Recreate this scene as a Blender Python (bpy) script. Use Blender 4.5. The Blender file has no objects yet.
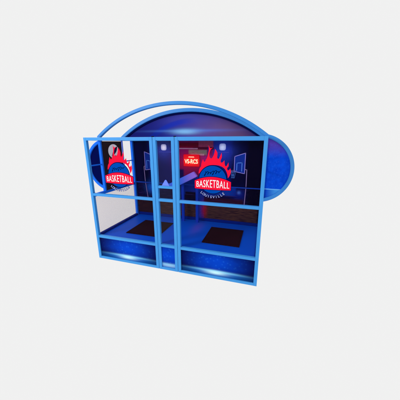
import bpy, bmesh, math, random
from mathutils import Vector, Matrix
random.seed(4)
S = bpy.context.scene
COL = S.collection

# ------------------------------------------------------------------ sizes (metres)
W, D, H = 3.0, 1.38, 2.27          # booth width, depth, height of the cage
ZM, ZL = 1.281, 0.462              # middle rail, deck
XA, XB = 1.3062, 1.6708            # joints either side of the door
Y1, Y2 = 0.3575, 1.010             # planes of the open arch and of the dome board
T = 0.052                          # tube size

def lin(r, g, b):
    f = lambda c: (c/255/12.92) if c <= 10.3 else ((c/255+.055)/1.055)**2.4
    return (f(r), f(g), f(b), 1.0)

# ------------------------------------------------------------------ material helpers
class NT:
    def __init__(self, name):
        self.m = bpy.data.materials.new(name); self.m.use_nodes = True
        self.t = self.m.node_tree; self.t.nodes.clear()
        self.out = self.t.nodes.new('ShaderNodeOutputMaterial')
    def n(self, typ, **kw):
        x = self.t.nodes.new(typ)
        for k, v in kw.items(): setattr(x, k, v)
        return x
    def put(self, sock, v):
        if hasattr(v, 'is_output') or isinstance(v, bpy.types.NodeSocket): self.t.links.new(v, sock)
        elif v is not None: sock.default_value = v
    def math(self, op, a, b=None, c=None, clamp=False):
        x = self.n('ShaderNodeMath', operation=op, use_clamp=clamp)
        self.put(x.inputs[0], a); self.put(x.inputs[1], b); self.put(x.inputs[2], c)
        return x.outputs[0]
    def coords(self):
        tc = self.n('ShaderNodeTexCoord'); s = self.n('ShaderNodeSeparateXYZ')
        self.t.links.new(tc.outputs['Object'], s.inputs[0]); self.P = tc.outputs['Object']
        return s.outputs
    def mix(self, fac, a, b):
        x = self.n('ShaderNodeMix', data_type='RGBA')
        self.put(x.inputs[0], fac); self.put(x.inputs[6], a); self.put(x.inputs[7], b)
        return x.outputs[2]
    def blob(self, x, z, cx, cz, sx, sz):
        u = self.math('MULTIPLY', self.math('SUBTRACT', x, cx), 1/sx)
        v = self.math('MULTIPLY', self.math('SUBTRACT', z, cz), 1/sz)
        q = self.math('ADD', self.math('MULTIPLY', u, u), self.math('MULTIPLY', v, v))
        return self.math('POWER', 2.71828, self.math('MULTIPLY', q, -1.0))
    def step(self, v, e, soft):
        mr = self.n('ShaderNodeMapRange', interpolation_type='SMOOTHSTEP')
        self.put(mr.inputs[0], v); mr.inputs[1].default_value = e-soft; mr.inputs[2].default_value = e+soft
        return mr.outputs[0]
    def rect(self, x, z, x0, x1, z0, z1, soft):
        a = self.math('MULTIPLY', self.step(x, x0, soft), self.math('SUBTRACT', 1.0, self.step(x, x1, soft)))
        b = self.math('MULTIPLY', self.step(z, z0, soft), self.math('SUBTRACT', 1.0, self.step(z, z1, soft)))
        return self.math('MULTIPLY', a, b)
    def scale(self, f, k): return self.math('MULTIPLY', f, k, clamp=True)
    def noise(self, scale, detail=3, vec=None, rough=.5):
        x = self.n('ShaderNodeTexNoise'); x.inputs['Scale'].default_value = scale
        x.inputs['Detail'].default_value = detail; x.inputs['Roughness'].default_value = rough
        self.put(x.inputs['Vector'], vec if vec is not None else self.P)
        return x.outputs['Fac']
    def stretch(self, sx, sy, sz):
        mp = self.n('ShaderNodeMapping'); mp.inputs['Scale'].default_value = (sx, sy, sz)
        self.t.links.new(self.P, mp.inputs['Vector']); return mp.outputs[0]
    def finish(self, color, rough=.6, spec=.0, metal=0, bump=None, emit=None, estr=0):
        b = self.n('ShaderNodeBsdfPrincipled')
        self.put(b.inputs['Base Color'], color); self.put(b.inputs['Roughness'], rough)
        b.inputs['Specular IOR Level'].default_value = spec; b.inputs['Metallic'].default_value = metal
        if emit is not None:
            self.put(b.inputs['Emission Color'], emit); b.inputs['Emission Strength'].default_value = estr
        if bump is not None:
            bp = self.n('ShaderNodeBump'); bp.inputs['Strength'].default_value = bump[1]
            bp.inputs['Distance'].default_value = .003
            self.put(bp.inputs['Height'], bump[0]); self.t.links.new(bp.outputs[0], b.inputs['Normal'])
        self.t.links.new(b.outputs[0], self.out.inputs[0]); return self.m

def paint(name, rgb, rough=.38, spec=.18, var=.06):
    k = NT(name); k.coords()
    c = lin(*rgb); d = tuple(v*(1-var*2) for v in c[:3]) + (1,)
    nz = k.noise(9, 4)
    return k.finish(k.mix(nz, d, c), rough, spec, bump=(k.noise(220, 2), .05))
def plain(name, rgb, rough=.7, spec=.0):
    k = NT(name); k.coords()
    c = lin(*rgb); d = tuple(v*.9 for v in c[:3]) + (1,)
    return k.finish(k.mix(k.noise(14, 3), d, c), rough, spec)

M = {}
M['frame'] = paint('light_blue_paint', (62, 148, 222))
M['arch'] = paint('arch_blue_paint', (54, 134, 212))
M['inner'] = paint('shaded_frame_blue', (16, 112, 240), .45, .06)  # frame paint deepened: shade inside the booth put into the colour
M['thin'] = paint('lilac_blue_paint', (108, 134, 238), .45, .06)
M['dark'] = paint('navy_paint', (6, 28, 120), .6, .02)
M['black'] = plain('black_rubber', (20, 18, 26), .8)
M['red'] = plain('sticker_red', (240, 22, 58))
M['ball'] = plain('sticker_blue', (0, 70, 168))
M['navy'] = plain('sticker_navy', (8, 14, 66))
M['white'] = plain('sticker_white', (255, 235, 238))
M['lilac'] = plain('sticker_lilac', (158, 168, 224))
M['script'] = plain('script_ink', (6, 40, 120))

def glass(name, tint, gloss, film=None, filmfac=0.0):
    k = NT(name); k.coords()
    tr = k.n('ShaderNodeBsdfTransparent'); tr.inputs[0].default_value = tint
    gl = k.n('ShaderNodeBsdfGlossy'); gl.inputs['Roughness'].default_value = .03
    mx = k.n('ShaderNodeMixShader'); mx.inputs[0].default_value = gloss
    k.t.links.new(tr.outputs[0], mx.inputs[1]); k.t.links.new(gl.outputs[0], mx.inputs[2])
    last = mx.outputs[0]
    if film:
        df = k.n('ShaderNodeBsdfDiffuse'); df.inputs[0].default_value = film
        m2 = k.n('ShaderNodeMixShader'); m2.inputs[0].default_value = filmfac
        k.t.links.new(last, m2.inputs[1]); k.t.links.new(df.outputs[0], m2.inputs[2]); last = m2.outputs[0]
    k.t.links.new(last, k.out.inputs[0]); return k.m
M['glass'] = glass('clear_glass', (.985, .985, .99, 1), .002)
M['door_glass'] = glass('door_glass', (.985, .985, .99, 1), .008)
M['side_glass'] = glass('side_glass', (.985, .978, .982, 1), .003)

def net_mat():                                # fine woven mesh: threads and open holes
    k = NT('white_mesh_fabric'); x, y, z = k.coords()
    tr = k.n('ShaderNodeBsdfTransparent'); df = k.n('ShaderNodeBsdfDiffuse')
    df.inputs[0].default_value = lin(226, 202, 204)
    a = k.math('ADD', y, z); b = k.math('SUBTRACT', y, z)
    wa = k.math('PINGPONG', k.math('MULTIPLY', a, 44), .5)
    wb = k.math('PINGPONG', k.math('MULTIPLY', b, 44), .5)
    th = k.math('MAXIMUM', k.math('GREATER_THAN', wa, .40), k.math('GREATER_THAN', wb, .40))
    mx = k.n('ShaderNodeMixShader'); k.put(mx.inputs[0], k.math('ADD', k.math('MULTIPLY', th, .16), .17))
    k.t.links.new(tr.outputs[0], mx.inputs[1]); k.t.links.new(df.outputs[0], mx.inputs[2])
    k.t.links.new(mx.outputs[0], k.out.inputs[0]); return k.m
M['net'] = net_mat()

def stage_mat(name, x0, x1, z0, z1, g):       # printed stage picture: a floor line with a spotlight on it
    k = NT(name); x, y, z = k.coords()
    w = x1-x0; cx = (x0+x1)/2; h = z1-z0; zz = z0 + h*.22
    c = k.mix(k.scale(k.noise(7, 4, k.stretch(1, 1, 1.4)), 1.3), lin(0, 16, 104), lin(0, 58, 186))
    c = k.mix(k.scale(k.blob(x, z, cx, z0+h*.62, w*.55, h*.75), .55), c, lin(0, 74, 216))
    v = k.n('ShaderNodeTexVoronoi'); v.inputs['Scale'].default_value = 17; k.t.links.new(k.P, v.inputs['Vector'])
    spots = k.math('SUBTRACT', 1.0, k.step(v.outputs['Distance'], .26, .10))
    c = k.mix(k.scale(spots, .17), c, lin(40, 130, 245))
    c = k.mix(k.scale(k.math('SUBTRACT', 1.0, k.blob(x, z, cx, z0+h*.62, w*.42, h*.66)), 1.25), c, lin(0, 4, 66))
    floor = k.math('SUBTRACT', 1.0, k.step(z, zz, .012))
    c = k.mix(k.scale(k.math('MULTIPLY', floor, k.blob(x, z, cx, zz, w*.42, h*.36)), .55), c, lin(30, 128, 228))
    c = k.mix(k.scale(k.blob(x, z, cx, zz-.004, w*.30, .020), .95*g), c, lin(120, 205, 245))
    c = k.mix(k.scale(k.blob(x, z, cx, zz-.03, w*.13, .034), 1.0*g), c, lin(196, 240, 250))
    return k.finish(c, .5, .03)

def dome_mat():
    k = NT('dome_print'); x, y, z = k.coords()
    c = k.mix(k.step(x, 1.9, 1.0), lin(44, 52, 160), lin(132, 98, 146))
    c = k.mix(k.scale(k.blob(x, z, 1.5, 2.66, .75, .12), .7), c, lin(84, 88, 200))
    r = k.math('SQRT', k.math('ADD', k.math('POWER', k.math('SUBTRACT', x, 1.62), 2.0), k.math('POWER', k.math('SUBTRACT', z, 1.14), 2.0)))
    band = k.math('MULTIPLY', k.step(r, 1.40, .03), k.math('SUBTRACT', 1.0, k.step(r, 1.49, .02)))
    band = k.math('MULTIPLY', band, k.math('SUBTRACT', 1.0, k.step(x, 1.55, .25)))
    c = k.mix(k.scale(band, .7), c, lin(20, 56, 204))
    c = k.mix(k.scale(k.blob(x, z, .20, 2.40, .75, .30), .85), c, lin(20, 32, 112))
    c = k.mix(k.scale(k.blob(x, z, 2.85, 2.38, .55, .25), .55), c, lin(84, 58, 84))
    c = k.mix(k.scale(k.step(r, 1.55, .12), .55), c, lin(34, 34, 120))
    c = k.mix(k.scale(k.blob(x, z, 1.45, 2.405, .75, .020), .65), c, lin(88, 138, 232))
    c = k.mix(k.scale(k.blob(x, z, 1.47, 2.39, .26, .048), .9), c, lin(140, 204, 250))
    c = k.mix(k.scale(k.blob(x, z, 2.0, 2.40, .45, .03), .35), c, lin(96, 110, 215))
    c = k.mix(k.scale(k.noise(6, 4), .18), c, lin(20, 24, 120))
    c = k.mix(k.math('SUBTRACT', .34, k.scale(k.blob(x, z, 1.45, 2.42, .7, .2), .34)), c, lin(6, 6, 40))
    return k.finish(c, .55, .0)

def wing_mat(bright):
    k = NT('wing_print'); x, y, z = k.coords()
    if bright:
        c = k.mix(k.noise(16, 5), lin(0, 44, 176), lin(8, 84, 226))
        c = k.mix(k.scale(k.step(z, 2.09, .13), .8), c, lin(96, 62, 168))
        v = k.n('ShaderNodeTexVoronoi'); v.inputs['Scale'].default_value = 30; k.t.links.new(k.P, v.inputs['Vector'])
        c = k.mix(k.scale(k.math('SUBTRACT', 1.0, k.step(v.outputs['Distance'], .22, .14)), .15), c, lin(60, 120, 240))
        fl = k.math('SUBTRACT', 1.0, k.step(z, 1.495, .006))
        c = k.mix(fl, c, lin(10, 66, 190))
        c = k.mix(k.scale(k.math('MULTIPLY', fl, k.step(x, 3.10, .10)), .9), c, lin(66, 150, 222))
        c = k.mix(k.rect(x, z, 2.9, 3.4, 1.49, 1.505, .004), c, lin(98, 168, 235))
        return k.finish(c, .5, .02)
    c = k.mix(k.noise(8, 3), lin(0, 3, 54), lin(0, 8, 82))
    return k.finish(c, .6, .0)

def mural_mat():
    k = NT('arena_mural'); x, y, z = k.coords()
    c = k.mix(k.noise(5, 3), lin(2, 2, 34), lin(6, 6, 60))
    # light falling from the two printed lamps
    c = k.mix(k.rect(x, z, .42, 1.12, 1.2, 2.3, .05), c, lin(14, 16, 92))
    c = k.mix(k.rect(x, z, 1.86, 2.32, 1.2, 2.3, .05), c, lin(10, 18, 108))
    c = k.mix(k.scale(k.blob(x, z, 2.13, 2.05, .24, .26), .65), c, lin(48, 76, 215))
    c = k.mix(k.scale(k.blob(x, z, .81, 2.04, .22, .2), .6), c, lin(60, 74, 200))
    # red room with the neon
    c = k.mix(k.rect(x, z, 1.12, 1.93, 1.30, 2.3, .04), c, lin(118, 14, 74))
    c = k.mix(k.rect(x, z, 1.66, 1.95, 1.3, 1.93, .06), c, lin(134, 34, 124))
    c = k.mix(k.rect(x, z, 1.10, 1.50, 1.80, 2.04, .04), c, lin(96, 14, 92))
    c = k.mix(k.rect(x, z, 1.10, 1.62, 2.085, 2.18, .015), c, lin(104, 4, 36))
    c = k.mix(k.rect(x, z, 1.62, 1.93, 2.10, 2.3, .012), c, lin(148, 58, 92))
    c = k.mix(k.rect(x, z, 1.50, 1.95, 2.045, 2.095, .012), c, lin(62, 10, 40))
    c = k.mix(k.rect(x, z, 1.18, 1.60, 2.052, 2.072, .006), c, lin(164, 122, 158))
    c = k.mix(k.rect(x, z, 1.40, 1.80, 1.935, 2.035, .02), c, lin(98, 108, 104))
    c = k.mix(k.rect(x, z, 1.44, 1.74, 1.925, 1.955, .012), c, lin(176, 134, 156))
    c = k.mix(k.rect(x, z, 1.815, 1.845, 1.75, 2.09, .01), c, lin(24, 22, 110))
    c = k.mix(k.scale(k.blob(x, z, 1.46, 1.81, .27, .17), .80), c, lin(205, 12, 58))
    c = k.mix(k.rect(x, z, 1.06, 1.28, 1.3, 1.62, .03), c, lin(20, 10, 76))
    # lower part of the picture: railings, benches, wooden court
    c = k.mix(k.rect(x, z, 0, 3, .86, 1.272, .03), c, lin(10, 8, 58))
    c = k.mix(k.rect(x, z, 1.20, 1.98, 1.05, 1.44, .03), c, lin(12, 44, 150))
    c = k.mix(k.rect(x, z, 1.98, 2.44, 1.09, 1.27, .02), c, lin(4, 54, 164))
    c = k.mix(k.scale(k.blob(x, z, 2.50, 1.13, .14, .11), .9), c, lin(6, 26, 130))
    c = k.mix(k.scale(k.blob(x, z, 2.50, 1.17, .035, .035), .7), c, lin(76, 120, 220))
    c = k.mix(k.rect(x, z, 2.64, 3.0, .5, 2.3, .05), c, lin(5, 2, 30))
    c = k.mix(k.scale(k.blob(x, z, .46, 1.16, .13, .13), .95), c, lin(20, 96, 216))
    c = k.mix(k.rect(x, z, 1.30, 1.60, .96, 1.12, .015), c, lin(14, 6, 40))
    c = k.mix(k.rect(x, z, 1.80, 2.60, .90, 1.02, .03), c, lin(46, 12, 38))
    wood = k.noise(5, 5, k.stretch(1.2, 1, 16), .6)
    wc = k.mix(k.step(wood, .52, .16), lin(44, 22, 38), lin(88, 56, 50))
    c = k.mix(k.rect(x, z, .04, 2.9, .53, .86, .025), c, wc)
    c = k.mix(k.scale(k.rect(x, z, .03, .62, .45, .9, .1), .75), c, lin(30, 10, 30))
    c = k.mix(k.rect(x, z, 1.62, 1.74, .46, 1.1, .02), c, lin(14, 46, 160))
    c = k.mix(k.scale(k.blob(x, z, 1.74, .72, .06, .16), .85), c, lin(196, 22, 60))
    c = k.mix(k.rect(x, z, 0, 3, .4, .53, .012), c, lin(2, 30, 128))
    gr = k.noise(26, 4, k.stretch(1, 1, 2.2), .65)                 # mottled print
    c = k.mix(k.scale(k.step(gr, .56, .16), .30), c, lin(0, 0, 18))
    ln = k.noise(3, 4, k.stretch(.8, 1, 22), .6)
    c = k.mix(k.scale(k.math('MULTIPLY', k.step(ln, .60, .05), k.rect(x, z, .1, 2.7, .84, 1.26, .05)), .5), c, lin(60, 40, 110))
    return k.finish(c, .8, .0)

def deck_mat():
    k = NT('blue_deck_vinyl'); x, y, z = k.coords()
    c = k.mix(k.noise(4, 4), lin(0, 68, 188), lin(2, 78, 202))
    c = k.mix(k.scale(k.blob(x, y, 1.72, .95, .10, .30), .25), c, lin(120, 40, 150))  # red glow reflected on the deck, painted into its colour
    return k.finish(c, .42, .05, bump=(k.noise(160, 3), .08))

def mat_mat():
    k = NT('dark_mat_rubber'); k.coords()
    c = k.mix(k.noise(7, 4), lin(24, 4, 15), lin(38, 9, 25))
    return k.finish(c, .85, .02, bump=(k.noise(90, 2), .12))

# ------------------------------------------------------------------ mesh helpers
def box(bm, x0, x1, y0, y1, z0, z1, bev=.004, mi=0):
    r = bmesh.ops.create_cube(bm, size=1)
    vs = r['verts']
    for v in vs:
        v.co = Vector(((x0+x1)/2 + v.co.x*(x1-x0), (y0+y1)/2 + v.co.y*(y1-y0), (z0+z1)/2 + v.co.z*(z1-z0)))
    fs = set(f for v in vs for f in v.link_faces)
    for f in fs: f.material_index = mi
    if bev:
        es = list(set(e for v in vs for e in v.link_edges))
        bmesh.ops.bevel(bm, geom=es, offset=bev, segments=2, profile=.7, affect='EDGES', material=mi)

def ring(bm, cx, cz, r0, r1, a0, a1, y0, y1, n=96, mi=0, bev=.008):
    """curved tube of chamfered square section in an x-z plane; angles from +x, counter-clockwise"""
    prof = [(r0+bev, y0), (r1-bev, y0), (r1, y0+bev), (r1, y1-bev), (r1-bev, y1), (r0+bev, y1), (r0, y1-bev), (r0, y0+bev)]
    rows = []
    for i in range(n+1):
        a = a0 + (a1-a0)*i/n
        rows.append([bm.verts.new((cx+r*math.cos(a), y, cz+r*math.sin(a))) for r, y in prof])
    for i in range(n):
        for j in range(8):
            f = bm.faces.new((rows[i][j], rows[i][(j+1) % 8], rows[i+1][(j+1) % 8], rows[i+1][j])); f.material_index = mi
    for rr in (rows[0], rows[-1]):
        f = bm.faces.new(rr); f.material_index = mi

def prism(bm, pts, y0, y1, mi=0):
    """an outline in x-z with its thickness along y"""
    a = [bm.verts.new((x, y0, z)) for x, z in pts]; b = [bm.verts.new((x, y1, z)) for x, z in pts]
    fs = [bm.faces.new(a), bm.faces.new(b)]
    for i in range(len(pts)):
        j = (i+1) % len(pts); fs.append(bm.faces.new((a[i], a[j], b[j], b[i])))
    for f in fs: f.material_index = mi

def obj(name, bm, mats, parent=None, label=None):
    bmesh.ops.recalc_face_normals(bm, faces=bm.faces[:])
    me = bpy.data.meshes.new(name); bm.to_mesh(me); bm.free()
    for m in (mats if isinstance(mats, (list, tuple)) else [mats]): me.materials.append(m)
    o = bpy.data.objects.new(name, me); COL.objects.link(o)
    if parent: o.parent = parent
    if label: o['label'] = label
    return o

def tag(o, label, cat, group=None):
    o['label'] = label; o['category'] = cat
    if group: o['group'] = group

def text_bm(bm, s, size, mat4, mi, bold=.0, warp=None, space=1.0):
    cu = bpy.data.curves.new('lettering', 'FONT'); cu.body = s; cu.size = size; cu.offset = bold
    cu.align_x = 'CENTER'; cu.align_y = 'CENTER'; cu.space_character = space; cu.resolution_u = 4
    t = bpy.data.objects.new('lettering', cu); COL.objects.link(t)
    dg = bpy.context.evaluated_depsgraph_get()
    me = bpy.data.meshes.new_from_object(t.evaluated_get(dg))
    n0 = len(bm.verts); f0 = len(bm.faces)
    bm.from_mesh(me)
    bm.verts.ensure_lookup_table(); bm.faces.ensure_lookup_table()
    for v in bm.verts[n0:]:
        x, y = v.co.x, v.co.y
        if warp: x, y = warp(x, y)
        v.co = mat4 @ Vector((x, 0, y))
    for f in bm.faces[f0:]: f.material_index = mi
    bpy.data.objects.remove(t); bpy.data.curves.remove(cu); bpy.data.meshes.remove(me)

def stroke(bm, pts, w, y0, y1, mi=0):
    for (a, b), (c, d) in zip(pts, pts[1:]):
        dx, dz = c-a, d-b; l = math.hypot(dx, dz); ux, uz = dx/l, dz/l; nx, nz = -uz*w/2, ux*w/2
        a2, b2, c2, d2 = a-ux*w*.4, b-uz*w*.4, c+ux*w*.4, d+uz*w*.4
        prism(bm, [(a2+nx, b2+nz), (c2+nx, d2+nz), (c2-nx, d2-nz), (a2-nx, b2-nz)], y0, y1, mi)

def smooth(pts, sub=5):
    """closed Catmull-Rom; points given with a third value 1 stay sharp"""
    n = len(pts); out = []
    for i in range(n):
        p1, p2 = pts[i], pts[(i+1) % n]
        p0 = pts[i-1] if len(p1) == 2 else p1
        p3 = pts[(i+2) % n] if len(p2) == 2 else p2
        for s in range(sub):
            t = s/sub
            q = []
            for c in (0, 1):
                a, b, cc, d = p0[c], p1[c], p2[c], p3[c]
                q.append(.5*((2*b)+(-a+cc)*t+(2*a-5*b+4*cc-d)*t*t+(-a+3*b-3*cc+d)*t**3))
            out.append(tuple(q))
    return out

# ------------------------------------------------------------------ the booth
booth = bpy.data.objects.new('basketball_booth', None); COL.objects.link(booth)
booth.empty_display_size = .3
tag(booth, 'blue framed basketball game booth with glass front, open arch and domed sign board', 'arcade booth')

# flame of the logo, offsets from the ball centre (x right, z up)
FL = [(-.212, .085), (-.205, .15), (-.178, .195, 1), (-.172, .235), (-.150, .30, 1), (-.128, .258), (-.108, .285), (-.084, .330), (-.070, .385), (-.062, .44), (-.066, .500, 1),
      (-.050, .465), (-.030, .455), (.002, .466, 1), (-.030, .440), (-.049, .40), (-.053, .36), (-.046, .325), (-.022, .312), (.004, .345), (.020, .39), (.030, .445, 1), (.056, .41), (.066, .375), (.062, .33),
      (.078, .307), (.098, .33), (.124, .395, 1), (.130, .335), (.114, .29), (.120, .258), (.145, .262), (.169, .290, 1), (.174, .235), (.186, .208), (.205, .215),
      (.226, .262, 1), (.230, .21), (.211, .18), (.220, .15), (.240, .155), (.258, .178, 1), (.266, .125), (.252, .075), (.226, .035, 1), (.214, .10), (.17, .175), (.08, .215), (-.05, .213), (-.14, .165)]

def logo(parent, cx, cz, y, label):
    bm = bmesh.new()
    y_ = lambda k: y - .0012*k
    L = lambda pts: [(cx+a, cz+b) for a, b in pts]
    circ = lambda r, n=72: [(r*math.cos(2*math.pi*i/n), r*math.sin(2*math.pi*i/n)) for i in range(n)]
    fl = smooth(FL, 4)
    prism(bm, L(fl), y_(1), y, 0)
    prism(bm, L(circ(.217)), y_(2), y, 2)
    prism(bm, L(circ(.206)), y_(3), y, 1)
    # brush script across the ball (too small to read in the photograph)
    sc = []
    for i in range(260):
        t = i/259; ph = t*2*math.pi*6.0
        dz = (.022+.013*math.sin(ph*.31+.8))*math.cos(ph)
        sc.append((-.128+.245*t+.010*math.sin(ph)+.55*dz, .088+.034*t+dz))
    stroke(bm, L(sc), .0068, y_(4), y, 5)
    # banner
    def ban(g):
        top = [(-.275-g+(.55+2*g)*i/24, -.020+g+.064*(1-((i-12)/12)**2)) for i in range(25)]
        bot = [(.275+g-(.55+2*g)*i/24, -.140-g-.008*(1-((i-12)/12)**2)) for i in range(25)]
        return top+bot
    prism(bm, L(ban(.006)), y_(5), y, 2)
    prism(bm, L(ban(0)), y_(6), y, 0)
    def warp(a, b):
        a *= .94; k = 1-(a/.26)**2
        return a, (b+.031)*(1.36+.62*k)-.048-.004*k
    for q, sh in ((8, -.0016), (8.6, 0), (9.2, .0016)):          # three passes give the heavy weight
        text_bm(bm, 'BASKETBALL', .0860, Matrix.Translation((cx+sh, y_(q), cz-.074)), 3, 0.0, warp, 1.13)
    # town name round the bottom of the ball
    word = 'LOUISVILLE'
    for i, ch in enumerate(word):
        a = math.radians(-90-40+80*i/(len(word)-1))
        m = Matrix.Translation((cx+.262*math.cos(a), y_(2.5), cz+.262*math.sin(a))) @ Matrix.Rotation(-(a+math.pi/2), 4, 'Y')
        text_bm(bm, ch, .055, m, 2, .006)
        m2 = Matrix.Translation((0, -.0012, 0)) @ m
        text_bm(bm, ch, .055, m2, 4, .0010)
    return obj('logo', bm, [M['red'], M['ball'], M['navy'], M['white'], M['lilac'], M['script']], parent, label)

def front_panel(name, x0, x1, mats_pane, stage, label, lx=None):
    bm = bmesh.new(); t = T
    box(bm, x0, x0+t, 0, .052, 0, H); box(bm, x1-t, x1, 0, .052, 0, H)
    for z0, z1 in ((0, .046), (ZL-.022, ZL+.024), (ZM-.022, ZM+.023), (H-.050, H)):
        box(bm, x0+t, x1-t, .001, .051, z0, z1)
    fr = obj(name, bm, M['frame'], booth, label)
    for z0, z1 in ((ZL+.024, ZM-.022), (ZM+.023, H-.050)):
        bm = bmesh.new(); box(bm, x0+t, x1-t, .022, .028, z0, z1, 0); obj('glass_pane', bm, mats_pane, fr)
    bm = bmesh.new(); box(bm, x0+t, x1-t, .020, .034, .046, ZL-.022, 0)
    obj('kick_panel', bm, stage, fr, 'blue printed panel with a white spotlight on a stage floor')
    if lx is not None: logo(fr, lx, 1.655, .0215, None)
    return fr
g = .003
pl = front_panel('window_panel', 0, XA-g, M['glass'], stage_mat('stage_print', T, XA-T, .046, ZL-.02, .85), 'narrower window panel in front of the white mesh wall', .630)
door = front_panel('door', XA+g, XB-g, M['door_glass'], stage_mat('stage_print', XA-.55, XB+.55, .02, ZL-.02, .45), 'narrow glazed door between the two window panels')
pr = front_panel('window_panel', XB+g, W, M['glass'], stage_mat('stage_print', XB+T, W-T, .046, ZL-.02, 1.0), 'widest window panel at the right of the door', 2.258)
# door crossbar with its pointed catch, black hinge caps at the joints
bm = bmesh.new(); box(bm, XA+g+T, XB-g-T, .004, .046, 1.478, 1.520)
obj('crossbar', bm, M['frame'], door)
bm = bmesh.new(); xc = 1.50; prism(bm, [(xc-.075, 1.521), (xc+.065, 1.521), (xc+.010, 1.618), (xc-.012, 1.618)], .008, .021)
bmesh.ops.bevel(bm, geom=bm.edges[:], offset=.004, segments=2, affect='EDGES')
obj('catch_plate', bm, M['thin'], door, 'pointed blue catch plate on the door crossbar')
for xx in (XA, XB):
    bm = bmesh.new(); box(bm, xx-.016, xx+.016, .010, .042, H+.0005, H+.013, .004)
    box(bm, xx-.0026, xx+.0026, .004, .048, H-.045, H+.0004, 0); obj('hinge', bm, M['black'], door)

# side walls
def side_wall(mirror):
    X = (lambda a, b: (W-b, W-a)) if mirror else (lambda a, b: (a, b))
    fm = M['inner'] if not mirror else M['frame']  # left wall takes the copy with shade in its colour
    bm = bmesh.new()
    bx = lambda a, b, *r, **k: box(bm, *X(a, b), *r, **k)
    bx(0, T, D-T, D, 0, H)                                  # rear post
    bx(0, T, Y1-.030, Y1+.030, ZM-.052, H-.05)              # post under the arch
    for z0, z1 in ((0, .046), (H-.05, H)): bx(.001, T-.001, .053, D-T, z0, z1)
    for y0, y1 in ((.053, Y1-.030), (Y1+.030, D-T)):
        bx(.001, T-.001, y0, y1, ZM-.052, ZM-.002)
        bx(.014, .036, y0, y1, 1.779, 1.801)
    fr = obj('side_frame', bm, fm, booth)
    bm = bmesh.new(); bx = lambda a, b, *r, **k: box(bm, *X(a, b), *r, **k)
    bx(.002, T+.012, .053, D-T, ZL-.03, ZL+.034)
    obj('bottom_rail', bm, M['dark'], fr)
    bm = bmesh.new(); bx = lambda a, b, *r, **k: box(bm, *X(a, b), *r, **k)
    for z0, z1 in ((ZM-.0015, H-.0505),): bx(.0365, .064, .945, .978, z0, z1)
    obj('slim_post', bm, M['thin'], fr)
    for y0, y1 in ((.053, Y1-.030), (Y1+.030, D-T)):
        bm = bmesh.new(); bx = lambda a, b, *r, **k: box(bm, *X(a, b), *r, **k)
        bx(.006, .012, y0, y1, ZM-.002, H-.05, 0); obj('glass_pane', bm, M['side_glass'], fr)
    bm = bmesh.new(); bx = lambda a, b, *r, **k: box(bm, *X(a, b), *r, **k)
    bx(.022, .024, .053, D-T, ZL+.034, ZM-.052, 0); obj('mesh_panel', bm, M['net'], fr, 'pale woven mesh panel low in the side wall')
    bm = bmesh.new(); bx = lambda a, b, *r, **k: box(bm, *X(a, b), *r, **k)
    bx(.010, .030, .053, D-T, .046, ZL-.03, 0)
    obj('kick_panel', bm, M['dark'], fr)
    return fr
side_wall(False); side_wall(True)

# deck
bm = bmesh.new(); box(bm, T+.013, W-T-.013, .054, D-.004, ZL-.06, ZL, .003)
obj('deck', bm, deck_mat(), booth, 'raised bright blue floor of the booth')

# back wall with the printed arena
bm = bmesh.new(); box(bm, .001, W-.001, D+.001, D+.03, .02, H-.002, 0)
back = obj('back_wall', bm, mural_mat(), booth, 'dark blue printed wall showing a night time basketball court')
bm = bmesh.new(); box(bm, T+.002, W-T-.002, D-.020, D-.002, ZM-.011, ZM+.011, .002)
obj('back_rail', bm, paint('rail_blue_paint', (16, 62, 178), .5, .02), back)
def lamp_print(x, z, rgb, s):
    bm = bmesh.new()
    pts = []
    for i in range(40):
        a = 2*math.pi*i/40; c, q = math.cos(a), math.sin(a)
        pts.append((x+s*math.copysign(abs(c)**.55, c), z+s*math.copysign(abs(q)**.55, q)))
    prism(bm, pts, D-.003, D-.0005)
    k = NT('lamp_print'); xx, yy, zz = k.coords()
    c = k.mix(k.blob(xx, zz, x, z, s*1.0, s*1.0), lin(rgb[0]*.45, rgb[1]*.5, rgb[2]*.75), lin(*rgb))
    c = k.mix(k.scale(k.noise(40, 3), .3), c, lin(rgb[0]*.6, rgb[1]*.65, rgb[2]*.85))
    obj('lamp_picture', bm, k.finish(c, .8, emit=c, estr=.30), back, 'pale square light printed high on the wall, glow added')  # printed picture, emission added to brighten it
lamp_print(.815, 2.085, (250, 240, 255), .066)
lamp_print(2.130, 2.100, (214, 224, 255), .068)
for x0, x1, z0, z1 in ((.70, 1.02, 1.975, 1.992), (2.0, 2.26, 1.985, 2.0)):
    bm = bmesh.new(); box(bm, x0, x1, D-.002, D-.0006, z0, z1, 0)
    obj('beam_picture', bm, plain('beam_ink', (58, 66, 178)), back)

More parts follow.
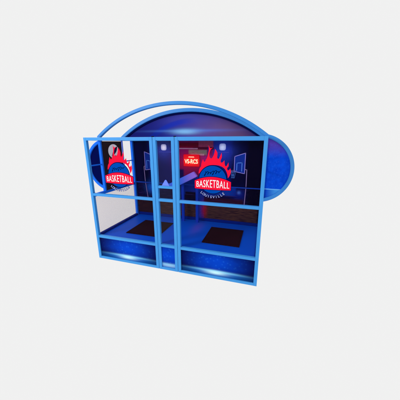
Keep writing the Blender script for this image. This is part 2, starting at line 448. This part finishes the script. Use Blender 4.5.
line_m = [plain('hoop_line_ink', (150, 138, 224)), plain('hoop_board_ink', (16, 50, 156)), plain('pole_ink', (140, 118, 170)), plain('hoop_square_ink', (84, 136, 236))]
def hoop_picture(mx, tl, tr, br, bl, pole, label):
    """a court hoop printed in outline: board, inner square, rim, net, pole"""
    bm = bmesh.new(); Y = lambda k: D-.0012*k
    prism(bm, [tl, tr, br, bl], Y(1), D-.0004, 1)
    stroke(bm, [tl, tr, br, bl, tl], .014, Y(2), D-.0004, 0)
    q = lambda u, v: ((tl[0]*(1-u)+tr[0]*u)*(1-v)+(bl[0]*(1-u)+br[0]*u)*v, (tl[1]*(1-u)+tr[1]*u)*(1-v)+(bl[1]*(1-u)+br[1]*u)*v)
    stroke(bm, [q(.24, .90), q(.24, .45), q(.72, .45), q(.72, .90)], .016, Y(2.6), D-.0004, 3)
    rx = (bl[0] if mx > 0 else br[0]); rz = (bl[1] if mx > 0 else br[1]) + .01
    s = mx
    el = [(rx - s*.02 + .062*math.cos(2*math.pi*i/20), rz - .005 + .014*math.sin(2*math.pi*i/20)) for i in range(21)]
    stroke(bm, el, .008, Y(3), D-.0004, 0)
    for i in range(7):
        a = -.055+.11*i/6
        stroke(bm, [(rx-s*.02+a, rz-.012), (rx-s*.02+a*.55+.012*(-1)**i, rz-.085), (rx-s*.02+a*.55, rz-.15)], .005, Y(3.3), D-.0004, 3)
    stroke(bm, pole, .016, Y(1.6), D-.0004, 2)
    obj('hoop_picture', bm, line_m, back, label)
hoop_picture(1, (2.385, 1.915), (2.597, 1.985), (2.595, 1.575), (2.383, 1.615), [(2.60, 1.66), (2.638, 1.655), (2.640, 1.30), (2.622, .90)], 'outlined hoop printed under the right end of the wall')
hoop_picture(-1, (.322, 1.985), (.505, 1.915), (.505, 1.60), (.322, 1.570), [(.325, 1.66), (.288, 1.65), (.300, 1.30), (.345, .90)], 'outlined hoop printed beside the mesh wall end')

# neon sign on the wall
bm = bmesh.new(); box(bm, 1.285, 1.640, D-.022, D-.003, 1.688, 1.940, .018)
k = NT('sign_face'); sx, sy, sz = k.coords()
glow = k.mix(k.scale(k.blob(sx, sz, 1.462, 1.80, .17, .085), 1.1), lin(190, 0, 26), lin(255, 52, 36))
neon = obj('neon_sign', bm, k.finish(lin(150, 4, 20), .6, 0, emit=glow, estr=.85), back, 'lit red sign with warm white lettering')
bm = bmesh.new()
text_bm(bm, 'VS-RCS', .118, Matrix.Translation((1.462, D-.025, 1.790)), 0, .003, lambda a, b: (a*.80, b*1.05))
for i in range(9): box(bm, 1.400+i*.0145, 1.410+i*.0145, D-.026, D-.0225, 1.880, 1.893+.006*(i % 2), 0)
obj('lettering', bm, NT('neon_glow').finish(lin(255, 150, 110), .6, 0, emit=lin(255, 206, 176), estr=1.3), neon)

# open arch and dome board
hA, cA = .5211, 1.5
RA = (cA*cA+hA*hA)/(2*hA); zA = H+hA-RA; aA = math.asin(cA/RA)
bm = bmesh.new(); ring(bm, W/2, zA, RA-.026, RA+.026, math.pi/2+aA-.004, math.pi/2-aA+.004, Y1-.029, Y1+.029, 128)
obj('arch', bm, M['arch'], booth, 'open blue tube arched over the front of the roof')
hB, cB = .5017, 1.4543
RB = (cB*cB+hB*hB)/(2*hB); zB = H+hB-RB; aB = math.asin(cB/RB)
def seg(R, zlow):
    a = math.acos((zlow-zB)/R)
    return [(W/2+R*math.sin(-a+2*a*i/96), zB+R*math.cos(-a+2*a*i/96)) for i in range(97)]
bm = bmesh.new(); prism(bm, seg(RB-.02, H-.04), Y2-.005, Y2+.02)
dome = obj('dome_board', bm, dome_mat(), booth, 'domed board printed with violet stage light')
bm = bmesh.new(); ring(bm, W/2, zB, RB-.033, RB+.033, math.pi/2+aB, math.pi/2-aB, Y2-.040, Y2+.040, 128)
obj('dome_trim', bm, M['arch'], dome)
bm = bmesh.new(); ring(bm, W/2, zB, RB-.066, RB-.034, math.pi/2+aB-.012, math.pi/2-aB+.012, Y2-.026, Y2+.030, 128, bev=.003)
obj('dome_gasket', bm, M['navy'], dome)
bm = bmesh.new(); box(bm, T+.002, W-T-.002, Y2-.03, Y2+.03, H-.050, H-.006)
box(bm, T+.002, W-T-.002, D-T, D-.003, H-.050, H-.004)
obj('roof_rail', bm, M['frame'], booth)

# wings
def wing(mirror):
    cx, cz, R = (2.878, 1.800, .490) if not mirror else (.170, 1.770, .455)
    xe = W if not mirror else 0.0
    a = math.acos(abs(xe-cx)/R)
    base = 0 if not mirror else math.pi
    n = 64
    arc = [(cx+(R-.01)*math.cos(base-a+2*a*i/n), cz+(R-.01)*math.sin(base-a+2*a*i/n)) for i in range(n+1)]
    arc = [(max(p[0], xe-.012) if not mirror else min(p[0], xe+.012), p[1]) for p in arc]
    a2 = math.acos((abs(xe-cx)-.012)/R)
    bm = bmesh.new(); prism(bm, arc, Y1-.004, Y1+.018)
    w = obj('wing', bm, wing_mat(not mirror), booth, 'rounded wing printed with bright blue stage light' if not mirror else 'rounded wing with a dark navy face')
    bm = bmesh.new(); ring(bm, cx, cz, R-.027, R+.027, base-a2, base+a2, Y1-.028, Y1+.028, 72)
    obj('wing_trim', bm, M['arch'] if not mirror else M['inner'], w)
wing(False); wing(True)

# ------------------------------------------------------------------ loose things
# floor mats
bm = bmesh.new(); box(bm, -.345, .345, -.37, .37, 0, .012, .004)
box(bm, -.315, .315, -.34, .34, .0125, .0145, .0008)
mat = obj('floor_mat', bm, mat_mat()); mat.location = (.800, .655, ZL+.001)
tag(mat, 'black rubber mat on the blue deck nearest the white mesh wall', 'floor mat', 'black mats on the deck')
m2 = mat.copy(); COL.objects.link(m2); m2.location = (2.335, .690, ZL+.001); m2.scale = (.965, 1, 1)
m2['label'] = 'black rubber mat on the blue deck behind the widest window panel'

# poster hanging on the side wall
po = bpy.data.objects.new('poster', None); COL.objects.link(po); po.location = (.0535, .735, 1.285)
tag(po, 'black poster with a round white and red emblem hung on the glass side wall', 'poster')
def ybox(bm, y0, y1, z0, z1, x0, x1, bev=.002, mi=0): box(bm, x0, x1, y0, y1, z0, z1, bev, mi)
bm = bmesh.new(); box(bm, 0, .010, -.375, .190, .0, .925, .002)
obj('board', bm, plain('poster_black', (44, 30, 36)), po)
bm = bmesh.new()
def side_shape(pts, x1, mi):                                  # outline in y-z, thickness along x
    a = [bm.verts.new((.0105, y, z)) for y, z in pts]; b = [bm.verts.new((x1, y, z)) for y, z in pts]
    fs = [bm.faces.new(a), bm.faces.new(b)] + [bm.faces.new((a[i], a[(i+1) % len(pts)], b[(i+1) % len(pts)], b[i])) for i in range(len(pts))]
    for f in fs: f.material_index = mi
ey, ez = -.045, .735
el = lambda ry, rz, cy, cz, n=40: [(cy+ry*math.cos(2*math.pi*i/n), cz+rz*math.sin(2*math.pi*i/n)) for i in range(n)]
side_shape(smooth([(.0, -.30+ez), (-.12, -.24+ez), (-.08, -.12+ez), (-.04, -.02+ez), (.02, .09+ez, 1), (.09, .06+ez), (.14, -.02+ez), (.15, -.12+ez), (.12, -.16+ez), (.17, -.24+ez, 1)]), .012, 1)
side_shape(el(.155, .135, ey-.03, ez), .0132, 0)
side_shape(smooth([(ey-.10, ez-.10, 1), (ey-.05, ez-.01), (ey+.03, ez+.07), (ey+.09, ez+.09, 1), (ey+.055, ez+.0), (ey-.03, ez-.07)]), .0144, 2)
side_shape(smooth([(ey-.02, ez-.15), (ey+.02, ez-.07, 1), (ey+.06, ez-.12), (ey+.10, ez-.02, 1), (ey+.17, ez-.06), (ey+.14, ez-.15)]), .0150, 1)
obj('emblem', bm, [plain('emblem_pink_white', (255, 252, 252)), M['red'], plain('emblem_ink', (26, 26, 74))], po)

# ball return ramp standing at the back wall
rp = bpy.data.objects.new('ball_ramp', None); COL.objects.link(rp); rp.location = (1.35, 1.20, ZL)
tag(rp, 'slanted lilac board on two blue legs standing below the lit red sign', 'ball ramp')
R0 = Vector((1.35, 1.20, ZL))
def lp(pts): return [(x-R0.x, z-R0.z) for x, z in pts]
bm = bmesh.new(); prism(bm, lp([(.880, 1.250), (1.575, 1.605), (1.655, 1.505), (1.075, 1.205)]), -.045, .03)
bmesh.ops.bevel(bm, geom=bm.edges[:], offset=.008, segments=2, affect='EDGES')
k = NT('lilac_board_sign_tint'); x_, y_, z_ = k.coords()
obj('board', bm, k.finish(k.mix(k.step(x_, .12, .22), lin(58, 104, 228), lin(164, 112, 228)), .5, .05), rp)  # pinker right end: the red sign's reflection put into the colour
for xx in (1.295, 1.625):
    top = 1.33 if xx < 1.5 else 1.485
    bm = bmesh.new(); box(bm, xx-R0.x-.030, xx-R0.x+.030, .0301, .075, .0005, top-R0.z, .005)
    obj('leg', bm, paint('leg_blue_paint', (14, 52, 176), .5, .02), rp)

# ------------------------------------------------------------------ light, backdrop, camera
w = bpy.data.worlds.new('World'); S.world = w; w.use_nodes = True
bg = w.node_tree.nodes['Background']; bg.inputs[0].default_value = (1, 1, 1, 1); bg.inputs[1].default_value = .875
la = bpy.data.lights.new('softbox', 'AREA'); la.energy = 330; la.size = 2.0; la.color = (1, .98, .95)
lo = bpy.data.objects.new('softbox', la); COL.objects.link(lo); lo.location = (-3.4, -5.2, 4.4)
lo.rotation_euler = (Vector((1.4, .3, 1.3))-lo.location).to_track_quat('-Z', 'Y').to_euler()

cam = bpy.data.cameras.new('camera'); co = bpy.data.objects.new('camera', cam); COL.objects.link(co)
co.location = (2.9892, -3.0267, 2.1932); co.rotation_euler = (math.pi/2-.2642, 0, .2949)
cam.sensor_fit = 'HORIZONTAL'; cam.angle = 2*math.atan(200/213.6446); cam.clip_start = .05; cam.clip_end = 200
S.camera = co
S.view_settings.view_transform = 'Standard'; S.view_settings.look = 'None'
S.view_settings.exposure = 0; S.view_settings.gamma = 1
S.render.engine = 'CYCLES'
S.cycles.transparent_max_bounces = 32; S.cycles.max_bounces = 8
